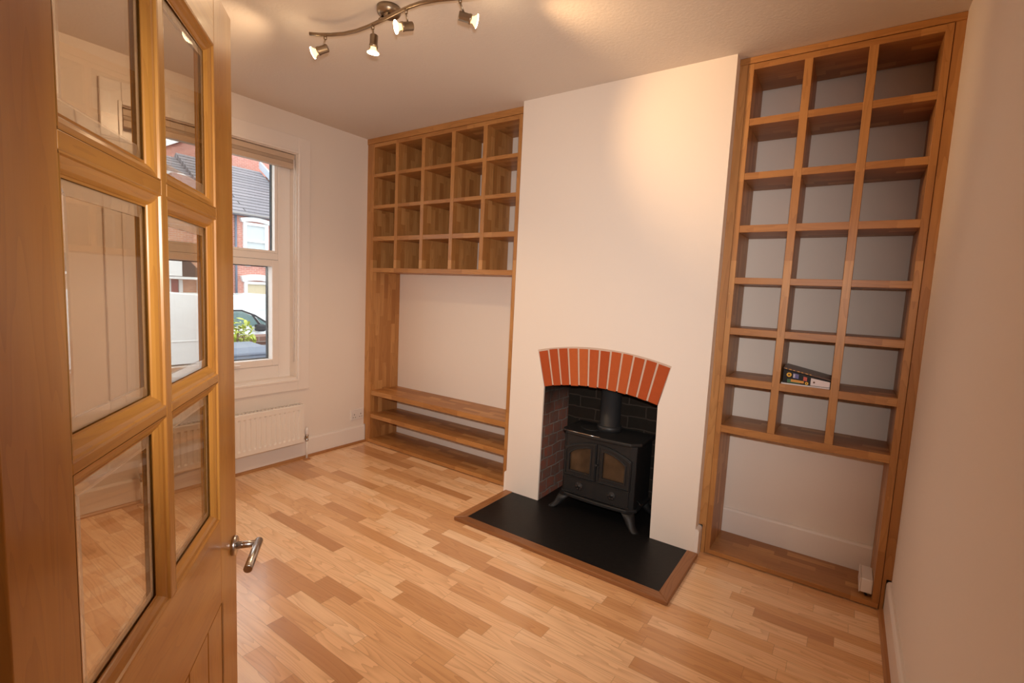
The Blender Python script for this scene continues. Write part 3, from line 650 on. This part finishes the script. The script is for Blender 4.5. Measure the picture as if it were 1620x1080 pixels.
for (ax_, ay), c, d in heads:
    c = Vector(c); d = Vector(d).normalized(); back = c - d*0.022
    bm = B(); lathe(bm, back, d, [(0, 0.014), (0.002, 0.0165), (0.040, 0.0165), (0.041, 0.0185), (0.050, 0.0185), (0.050, 0.013)], 28); h = obj('lamp_head', bm, M_bronze, t)
    bm = B(); tube(bm, [(ax_, ay, 2.442), (ax_, ay, 2.422), (c.x*0.5+ax_*0.5, c.y*0.5+ay*0.5, 2.406), (c.x, c.y, c.z+0.014)], 0.0036, 10); lathe(bm, (ax_, ay, 2.436), (0, 0, -1), [(0, 0.0075), (0.014, 0.0075), (0.016, 0.004)], 14); obj('swivel_arm', bm, M_bronze, h)
    bm = B(); lathe(bm, back, d, [(0.050, 0.0115), (0.058, 0.0125), (0.072, 0.0245)], 28, cap=False); nk = obj('bulb_neck', bm, M_bulbg, h)
    bm = B(); lathe(bm, back, d, [(0.071, 0.0245), (0.0735, 0.025), (0.0755, 0.019), (0.0765, 0.001)], 28, cap=False); obj('bulb', bm, M_bulb, h)
    SPOTS.append((back + d*0.092, d))

# ------------------------------------------------------------------ the open glazed door
phi = 2.471
tv = Vector((-math.cos(phi), -math.sin(phi), 0)); nv = Vector((-tv.y, tv.x, 0))
Wd, Td, Hd = 0.873, 0.040, 1.977
E0 = Vector((1.983, -1.927, 0)); hinge = E0 + tv*Wd
door = bpy.data.objects.new('door_1', None); COL.objects.link(door); door['kind'] = 'structure'; door['label'] = 'open oak door with six bevelled glass panes over boarded lower panel'
# local frame: X = distance s from the free edge towards the hinge, Y = out of the visible face, Z up
door.location = (E0.x, E0.y, 0.006); door.rotation_euler = (0, 0, math.atan2(tv.y, tv.x))
# check handedness: local +Y must equal nv
HND = 1.0 if Vector((-tv.y, tv.x, 0)).dot(nv) > 0 else -1.0
S0, S1, S2, S3 = 0.146, 0.439, 0.462, 0.754
Z1a, Z1b, Z2a, Z2b, ZB, ZT = 1.484, 1.461, 1.092, 1.076, 0.726, 1.844
ZP, ZK = 0.508, 0.20
def dbox(name, s0, s1, z0, z1, m, y0=-Td, y1=0.0, bev=0.0015, parent=None):
    bm = B(); box(bm, s0, s1, y0, y1, z0, z1); return obj(name, bm, m, parent or door, bev, local=True)
st1 = dbox('stile', 0.0, S0, 0.0, Hd-0.006, M_doorZ)
dbox('stile', S3, Wd, 0.0, Hd-0.006, M_doorZ)
dbox('top_rail', S0, S3, ZT, Hd-0.006, M_doorX)
dbox('middle_rail', S0, S3, ZP, ZB, M_doorX)
dbox('bottom_rail', S0-0.018, S3, 0.0, ZK, M_doorX)
dbox('glazing_bar', S1, S2, ZB, ZT, M_doorZ)
for za, zb_ in ((Z1a, Z1b), (Z2a, Z2b)):
    dbox('glazing_bar', S0, S1, zb_, za, M_doorX); dbox('glazing_bar', S2, S3, zb_, za, M_doorX)
dbox('stile_inset', S0-0.018, S0, ZK, ZP, M_doorZ)
# boarded lower panel: vertical boards with V grooves
nbd = 5; bw_ = (S3-S0+0.018)/nbd
bm = B()
for k in range(nbd):
    a = S0-0.018+k*bw_; prism(bm, [(a, -0.030), (a+bw_, -0.030), (a+bw_, -0.0055), (a+bw_-0.004, -0.001), (a+0.004, -0.001), (a, -0.0055)], 'Z', ZK, ZP-0.004)
obj('panel_board', bm, M_doorZ, door, local=True)
# panes with bevels and mouldings
OUT = 0.0
def moulding(bm, s0, s1, z0, z1, yf, yg, w):
    """stepped ovolo frame lining one light, from the face yf down to the glass yg"""
    steps = [(0.0, 0.0), (0.10, 0.02), (0.16, 0.26), (0.42, 0.36), (0.66, 0.58), (0.82, 0.86), (0.86, 1.0), (1.0, 1.0)]
    loops = []
    for fw, fd in steps:
        i = fw*w; y = yf + (yg-yf)*fd
        loops.append([bm.verts.new(p) for p in ((s0+i, y, z0+i), (s1-i, y, z0+i), (s1-i, y, z1-i), (s0+i, y, z1-i))])
    for a, b in zip(loops, loops[1:]):
        for i in range(4):
            f = bm.faces.new((a[i], a[(i+1) % 4], b[(i+1) % 4], b[i])); f.material_index = 0 if i in (0, 2) else 1
cols = [(S0, S1), (S2, S3)]; rows_ = [(Z1a, ZT), (Z2a, Z1b), (ZB, Z2b)]
for s0, s1 in cols:
    for z0, z1 in rows_:
        bm = B(); moulding(bm, s0, s1, z0, z1, 0.0, -0.0155, 0.026); moulding(bm, s0, s1, z0, z1, -Td, -Td+0.0155, 0.026)
        obj('pane_moulding', bm, [M_doorX, M_doorZ], door, local=True)
        m_ = 0.012; bv = 0.033; ya, yb = -0.0165, -0.0225; tilt = -0.022 if (s0 == S0 and z0 == Z1a) else 0.0
        a = (s0+m_, s1-m_, z0+m_, z1-m_); b = (s0+m_+bv, s1-m_-bv, z0+m_+bv, z1-m_-bv)
        bm = B()
        def rq(r, y): return [bm.verts.new((x, y+(x-(s0+s1)/2)*tilt, z)) for x, z in ((r[0], r[2]), (r[1], r[2]), (r[1], r[3]), (r[0], r[3]))]
        fo = rq(a, ya-0.0026); fi = rq(b, ya); ro = rq(a, yb); ri = rq(b, yb)
        bm.faces.new(fi).material_index = 0; bm.faces.new(ri[::-1]).material_index = 0
        for i in range(4):
            j = (i+1) % 4
            for q_ in ((fo[i], fo[j], fi[j], fi[i]), (ro[j], ro[i], ri[i], ri[j]), (fo[j], fo[i], ro[i], ro[j])): bm.faces.new(q_).material_index = 1
        obj('glass_pane', bm, [M_dpane, M_bevel], door, local=True)
# lever handles on both faces
def lever(side):
    f = 1 if side > 0 else -1; y0 = 0.0 if side > 0 else -Td
    sc_, zc_ = 0.034, 0.600
    bm = B(); lathe(bm, (sc_, y0, zc_), (0, f, 0), [(0, 0.026), (0.008, 0.026), (0.010, 0.024), (0.010, 0.009)], 32); h = obj('door_handle', bm, M_steel, door, local=True); h['label'] = 'brushed steel round rose with straight lever'
    bm = B(); cyl(bm, (sc_, y0+f*0.008, zc_), (sc_, y0+f*0.062, zc_), 0.0095, seg=24); obj('neck', bm, M_steel, h, local=True)
    bm = B(); lathe(bm, (sc_-0.012, y0+f*0.062, zc_+0.002), (1, 0, -0.05), [(0, 0.0095), (0.001, 0.0108), (0.133, 0.0108), (0.134, 0.0098)], 28); obj('lever', bm, M_steel, h, local=True)
lever(1); lever(-1)
for z in (0.25, 1.0, 1.75):
    bm = B(); cyl(bm, (Wd+0.004, -Td-0.004, z-0.045), (Wd+0.004, -Td-0.004, z+0.045), 0.006, seg=12); box(bm, Wd, Wd+0.002, -Td-0.002, -0.012, z-0.045, z+0.045); obj('hinge', bm, M_steel, door, local=True)

# ------------------------------------------------------------------ the street outside
GZ = -0.70
bm = B(); box(bm, -40, -0.3, -22, 30, GZ-0.2, GZ); struct('floor_street', bm, M_road, label='pale street surface outside the window')
FXX = -20.0
def house_window(par, y0, y1, z0, z1, rail, fill, lint_top):
    bm = B(); rect_ring(bm, FXX, FXX+0.10, (y0-0.14, y1+0.14, z0-0.10, z1+0.12), (y0, y1, z0, z1)); box(bm, FXX, FXX+0.10, y0, y1, rail-0.05, rail+0.05) if rail else None
    f = obj('window', bm, M_owhite, par)
    bm = B(); box(bm, FXX-0.02, FXX+0.02, y0, y1, z0, z1); obj('pane', bm, fill, f)
    bm = B(); n = 10; ya, yb = y0-0.30, y1+0.30
    up = [(ya+(yb-ya)*i/n, lint_top-0.10+0.10*math.sin(PI*i/n)) for i in range(n+1)]
    lo = [(yb-0.07-(yb-ya-0.14)*i/n, z1+0.10+0.09*math.sin(PI*i/n)) for i in range(n+1)]
    prism(bm, up+lo, 'X', FXX-0.02, FXX+0.16); obj('lintel', bm, M_owhite, par)
    bm = B(); box(bm, FXX-0.02, FXX+0.20, y0-0.2, y1+0.2, z0-0.20, z0-0.10); obj('sill', bm, M_owhite, par)
t = thing('terraced_house', 'red brick terraced house with grey tiled roof across the street', 'house', (FXX-3, 9.0, GZ))
bm = B(); box(bm, FXX-3.9, FXX, 7.75, 11.84, GZ, 4.33); obj('wall', bm, M_obrick, t)
bm = B(); prism(bm, [(FXX+0.25, 4.22), (FXX+0.25, 4.34), (FXX-4.0, 7.23), (FXX-4.6, 6.8), (FXX-4.6, 4.22)], 'Y', 7.75, 11.84); obj('roof', bm, M_roof, t)
bm = B(); box(bm, FXX+0.22, FXX+0.34, 7.75, 11.85, 4.27, 4.34); obj('gutter', bm, M_gut, t)
bm = B(); cyl(bm, (FXX+0.08, 8.55, GZ), (FXX+0.08, 8.55, 4.25), 0.05, seg=10); obj('downpipe', bm, M_bin, t)
house_window(t, 9.03, 9.90, 2.45, 3.84, 3.13, M_curtain, 4.22)
house_window(t, 9.05, 9.95, 0.50, 1.12, 0, M_oblind, 1.58)
for y in (9.0, 9.85):
    bm = B(); box(bm, FXX, FXX+0.12, y, y+0.18, 1.95, 2.14); obj('sill_bracket', bm, M_owhite, t)
t = thing('terraced_house', 'tall red brick gable house rising behind the grey tiled roof', 'house', (-24, 15.0, GZ))
bm = B(); box(bm, -30, FXX+0.0, 11.99, 19, GZ, 7.0); box(bm, -30, -25, 9.2, 19, GZ, 8.6); obj('wall', bm, M_obrick, t)
bm = B(); prism(bm, [(9.0, 8.45), (14.0, 11.2), (19.2, 8.45), (19.2, 8.75), (14.0, 11.55), (9.0, 8.75)], 'X', -30.2, -24.7); obj('roof', bm, M_owhite, t)
bm = B(); prism(bm, [(FXX-0.2, 4.75), (FXX-0.2, 5.15), (FXX-4.2, 7.85), (FXX-4.2, 7.45)], 'Y', 11.86, 11.98); obj('flashing', bm, M_lead, t)
t = thing('terraced_house', 'orange brick terraced house with tiled porch and red door across the street', 'house', (FXX-3, 4.0, GZ))
bm = B(); box(bm, FXX-6, FXX, 0.0, 7.74, GZ, 4.33); obj('wall', bm, M_obrick2, t)
bm = B(); prism(bm, [(FXX+0.25, 4.22), (FXX+0.25, 4.34), (FXX-4.0, 7.0), (FXX-8.0, 4.34), (FXX-8.0, 4.22)], 'Y', 0.0, 7.74); obj('roof', bm, M_roof, t)
bm = B(); prism(bm, [(4.6, 1.33), (6.95, 1.33), (6.35, 1.95), (4.6, 1.95)], 'X', FXX, FXX+0.9); p_ = obj('porch', bm, M_proof, t)
bm = B(); box(bm, FXX, FXX+0.92, 4.6, 6.90, 1.22, 1.32); obj('fascia', bm, M_owhite, p_)
bm = B(); box(bm, FXX, FXX+0.05, 5.95, 6.20, GZ, 1.18); obj('front_door', bm, M_rdoor, t)
bm = B(); box(bm, FXX, FXX+0.09, 6.22, 6.36, GZ, 1.2); box(bm, FXX, FXX+0.09, 5.75, 5.93, GZ, 1.2); obj('door_post', bm, M_owhite, t)
bm = B(); box(bm, FXX, FXX+0.95, 4.5, 6.02, 1.34, 2.6); obj('cladding', bm, M_owhite, t)
bm = B(); rect_ring(bm, FXX, FXX+0.1, (6.92, 7.66, 0.2, 1.25), (7.06, 7.60, 0.3, 1.02)); box(bm, FXX, FXX+0.1, 7.06, 7.6, 0.66, 0.76); f_ = obj('window', bm, M_owhite, t)
bm = B(); box(bm, FXX-0.02, FXX+0.03, 7.06, 7.6, 0.3, 1.02); obj('pane', bm, M_curtain, f_)
house_window(t, 3.2, 4.1, 2.45, 3.84, 3.13, M_curtain, 4.22)
t = thing('hedge', 'low green hedge at the foot of the red brick house', 'hedge', (FXX+0.8, 10.3, GZ))
bm = B()
for k in range(14):
    bmesh.ops.create_icosphere(bm, subdivisions=2, radius=random.uniform(.28, .42), matrix=Matrix.Translation((FXX+0.8+random.uniform(-.2, .2), 9.9+k*0.12, GZ+0.35+random.uniform(0, .35))))
obj('foliage', bm, M_hedge, t)

# white van, near side at x = -5
t = thing('van', 'white van parked side-on in the street outside the window', 'van', (-5.9, 0.2, GZ))
def van_body(bm, x0, x1, pr): prism(bm, pr, 'X', x0, x1)
wheel_y = (-0.20, 2.55)
pr = [(-2.3, -0.42), (-2.3, 0.9), (-2.15, 1.07), (0.5, 1.085), (0.95, 1.06), (1.33, 1.01), (1.70, 0.88), (1.98, 0.68), (2.35, 0.38), (2.85, 0.22), (3.15, 0.0), (3.2, -0.42)]
def archpts(c): return [(c+0.50*math.cos(PI*i/12), -0.36+0.56*math.sin(PI*i/12)) for i in range(13)]
low = [(3.2, -0.42)] + archpts(2.55) + archpts(-0.20)
bm = B(); van_body(bm, -6.7, -5.0, pr[1:] + low[1:] + [(-2.3, -0.42)]); vb = obj('body', bm, M_van, t, 0.02)
bm = B(); box(bm, -6.6, -5.25, -0.75, 3.1, -0.42, 0.2); obj('wheel_well', bm, M_rubber, t)
bm = B(); prism(bm, [(1.16, 0.56), (1.18, 0.80), (1.50, 0.80), (1.66, 0.72), (1.80, 0.545)], 'X', -5.01, -4.994); obj('side_window', bm, M_vglass, vb)
bm = B(); prism(bm, [(1.86, 0.53), (1.74, 0.69), (1.90, 0.62), (2.08, 0.50)], 'X', -5.01, -4.994); obj('quarter_window', bm, M_vglass, vb)
bm = B(); prism(bm, [(1.14, 0.80), (1.14, 0.825), (1.50, 0.825), (1.72, 0.74), (2.12, 0.49), (2.06, 0.49), (1.74, 0.70), (1.66, 0.735), (1.50, 0.80)], 'X', -5.01, -4.99); prism(bm, [(1.66, 0.73), (1.70, 0.72), (1.85, 0.53), (1.80, 0.53)], 'X', -5.01, -4.99); obj('window_surround', bm, M_rubber, vb)
bm = B(); box(bm, -5.0, -4.85, 1.70, 1.84, 0.46, 0.58); obj('wing_mirror', bm, M_rubber, t, 0.03)
bm = B(); box(bm, -5.01, -4.988, -2.2, 1.0, 0.335, 0.350); obj('side_crease', bm, M_van, vb, 0.004)
for c in wheel_y:
    bm = B(); lathe(bm, (-5.28, c, -0.36), (1, 0, 0), [(0, 0.30), (0.02, 0.34), (0.18, 0.34), (0.20, 0.30), (0.20, 0.20)], 32); w = obj('wheel', bm, M_rubber, t)
    bm = B(); lathe(bm, (-5.075, c, -0.36), (1, 0, 0), [(0, 0.20), (0.015, 0.19), (0.02, 0.06), (0.03, 0.05)], 24); obj('wheel_cover', bm, M_steel, w)
# pale car on the far side of the road
t = thing('car', 'pale mint car parked beyond the white van', 'car', (-10, 4.6, GZ))
bm = B(); prism(bm, [(1.8, -0.45), (1.8, 0.30), (2.3, 0.44), (2.9, 0.90), (4.9, 0.93), (5.7, 0.50), (6.4, 0.35), (6.5, -0.45)], 'X', -11.5, -9.8); cb_ = obj('body', bm, M_mint, t, 0.05)
bm = B(); prism(bm, [(2.75, 0.52), (3.05, 0.86), (4.7, 0.88), (5.2, 0.54)], 'X', -9.82, -9.79); obj('side_window', bm, M_mglass, cb_)
for c in (2.7, 5.6):
    bm = B(); lathe(bm, (-10.0, c, -0.38), (1, 0, 0), [(0, 0.28), (0.02, 0.32), (0.20, 0.32), (0.22, 0.28)], 24); obj('wheel', bm, M_rubber, t)

# front garden: bins, shrub, wall
GG = -0.46
bm = B(); box(bm, -2.7, -0.30, -3.5, 3.5, GZ, GG); struct('floor_garden', bm, M_road)
bm = B(); box(bm, -2.92, -2.70, 0.40, 3.0, GZ, 0.56); box(bm, -2.95, -2.67, 0.38, 3.02, 0.56, 0.63); tag(own_origin(obj('garden_wall', bm, M_gwall), (-2.8, 1.7, GZ)), 'low brown brick garden wall outside behind the bins', 'wall')
def wheelie(name, label, x, y, ztop, mat, w=0.50):
    t = thing(name, label, 'bin', (x, y, GG)); h = w/2
    bm = B(); z0, z1 = GG+0.03, ztop-0.10
    vs = [[bm.verts.new((x+sx*h*k, y+sy*h*k, z)) for sx, sy in ((-1, -1), (1, -1), (1, 1), (-1, 1))] for z, k in ((z0, 0.80), (z1-0.05, 0.97), (z1-0.05, 1.06), (z1, 1.06))]
    for a, b in zip(vs, vs[1:]):
        for i in range(4): bm.faces.new((a[i], a[(i+1) % 4], b[(i+1) % 4], b[i]))
    bm.faces.new(vs[0][::-1]); bm.faces.new(vs[-1])
    for k in range(7):
        yy = y-h*0.85+k*h*1.7/6; box(bm, x+h*0.86, x+h*0.98+0.012, yy-0.012, yy+0.012, z1-0.28, z1-0.06)
    b_ = obj('bin_body', bm, mat, t, 0.012)
    bm = B(); prism(bm, [(x-h*1.10, z1), (x+h*1.14, z1), (x+h*1.14, z1+0.025), (x+h*0.7, z1+0.075), (x-h*0.8, z1+0.095), (x-h*1.10, z1+0.06)], 'Y', y-h*1.1, y+h*1.1); l_ = obj('lid', bm, mat, t, 0.015)
    bm = B(); tube(bm, [(x-h*1.18, y-h*0.8, z1-0.02), (x-h*1.18, y+h*0.8, z1-0.02)], 0.014, 10); obj('handle_bar', bm, mat, t)
    for s in (-1, 1):
        bm = B(); cyl(bm, (x-h*0.75, y+s*h*0.92, GG+0.10), (x-h*0.75, y+s*h*1.06, GG+0.10), 0.10, seg=20); obj('wheel', bm, M_rubber, t)
wheelie('wheelie_bin', 'blue grey wheelie bin under the yellow-green shrub outside', -1.85, -0.10, 0.665, M_bin, 0.44)
wheelie('wheelie_bin', 'dark grey wheelie bin nearest the right edge of the window', -1.83, 0.42, 0.62, M_bin2, 0.44)
t = thing('shrub', 'small yellow-green leafy shrub behind the wheelie bins', 'shrub', (-2.42, 0.10, GG))
bm = B()
for k in range(9):
    a = random.uniform(0, 2*PI); r = random.uniform(.03, .16); tube(bm, [(-2.42, 0.13, GG), (-2.42+r*.4*math.cos(a), 0.13+r*.5*math.sin(a), 0.3), (-2.42+r*math.cos(a), 0.15+r*math.sin(a), 0.70+random.uniform(-.08, .1))], 0.007, 6)
obj('stem', bm, M_stem, t)
bm = B()
for k in range(240):
    while True:
        p = Vector((random.uniform(-1, 1), random.uniform(-1, 1), random.uniform(-1, 1)))
        if p.length < 1: break
    c = Vector((-2.42+p.x*0.20, 0.13+p.y*0.25, 0.70+p.z*0.20)); s = random.uniform(.030, .055)
    a = Vector((random.uniform(-1, 1), random.uniform(-1, 1), random.uniform(-.6, .4))).normalized(); b = a.cross(Vector((random.uniform(-.5, .5), random.uniform(-.5, .5), 1))).normalized()
    v = [bm.verts.new(c + a*s*u_ + b*s*w_2 + Vector((0, 0, z_*s))) for u_, w_2, z_ in ((-1, 0, 0), (-.3, .42, .1), (.5, .34, .1), (1.1, 0, -.15), (.5, -.34, .1), (-.3, -.42, .1))]
    bm.faces.new(v)
obj('foliage', bm, M_leaf, t)

# ------------------------------------------------------------------ light
def lamp(name, typ, loc, energy, col, **kw):
    d = bpy.data.lights.new(name, typ); d.energy = energy; d.color = col
    for k, v in kw.items(): setattr(d, k, v)
    o = bpy.data.objects.new(name, d); COL.objects.link(o); o.location = loc; return o
WARM = (1.0, 0.69, 0.41)
for i, (p, d) in enumerate(SPOTS):
    o = lamp('spot_light', 'SPOT', p, [23, 36, 13, 37][i], (1.0, 0.63, 0.32) if i == 3 else WARM, spot_size=math.radians([115, 135, 125, 72][i]), spot_blend=[.9, .95, .9, .9][i], shadow_soft_size=0.02)
    o.rotation_euler = d.to_track_quat('-Z', 'Y').to_euler()
    lamp('glow_light', 'POINT', p + Vector((0, 0, -0.03)), 0.4, WARM, shadow_soft_size=0.03)
lamp('hall_fill', 'POINT', (3.2, -3.4, 2.2), 4, (1.0, 0.82, 0.64), shadow_soft_size=0.15)  # added fill lamp behind the camera, no visible source

# the photographer's flash gun on top of the camera: narrow, neutral, falling off towards the sides
fl = lamp('flash_gun', 'SPOT', (3.345, -2.555, 1.46), 170, (1.0, 0.95, 0.90), spot_size=math.radians(94), spot_blend=1.0, shadow_soft_size=0.025)
fl.rotation_euler = Vector((-0.60, 0.80, -0.10)).to_track_quat('-Z', 'Y').to_euler()
w = bpy.data.worlds.new('overcast sky'); S.world = w; w.use_nodes = True
nt = w.node_tree; bg = nt.nodes['Background']
bg.inputs['Color'].default_value = (0.92, 0.96, 1.0, 1); bg.inputs['Strength'].default_value = 3.0

# ------------------------------------------------------------------ camera
Mr = ((0.818344775362306, 0.5727789772643251, 0.047287121304332824), (-0.09659968674314884, 0.05597334844032546, 0.9937481998904468), (-0.5665512590740068, 0.8177965685110274, -0.1011357670324692))
cam = bpy.data.cameras.new('camera'); co = bpy.data.objects.new('camera', cam); COL.objects.link(co)
cam.sensor_width = 36.0; cam.lens = 17.03875710100246; cam.clip_start = 0.02; cam.clip_end = 200
r, u_, f_ = Vector(Mr[0]), Vector(Mr[1]), Vector(Mr[2])
co.matrix_world = Matrix(((r.x, u_.x, -f_.x, 3.32999437), (r.y, u_.y, -f_.y, -2.56315143), (r.z, u_.z, -f_.z, 1.32981819), (0, 0, 0, 1)))
S.camera = co
S.view_settings.view_transform = 'Standard'
S.view_settings.look = 'None'
S.view_settings.exposure = 0.0
S.cycles.max_bounces = 12; S.cycles.diffuse_bounces = 6; S.cycles.transparent_max_bounces = 16; S.cycles.transmission_bounces = 10
S.cycles.use_denoising = True
S.cycles.sample_clamp_indirect = 8.0
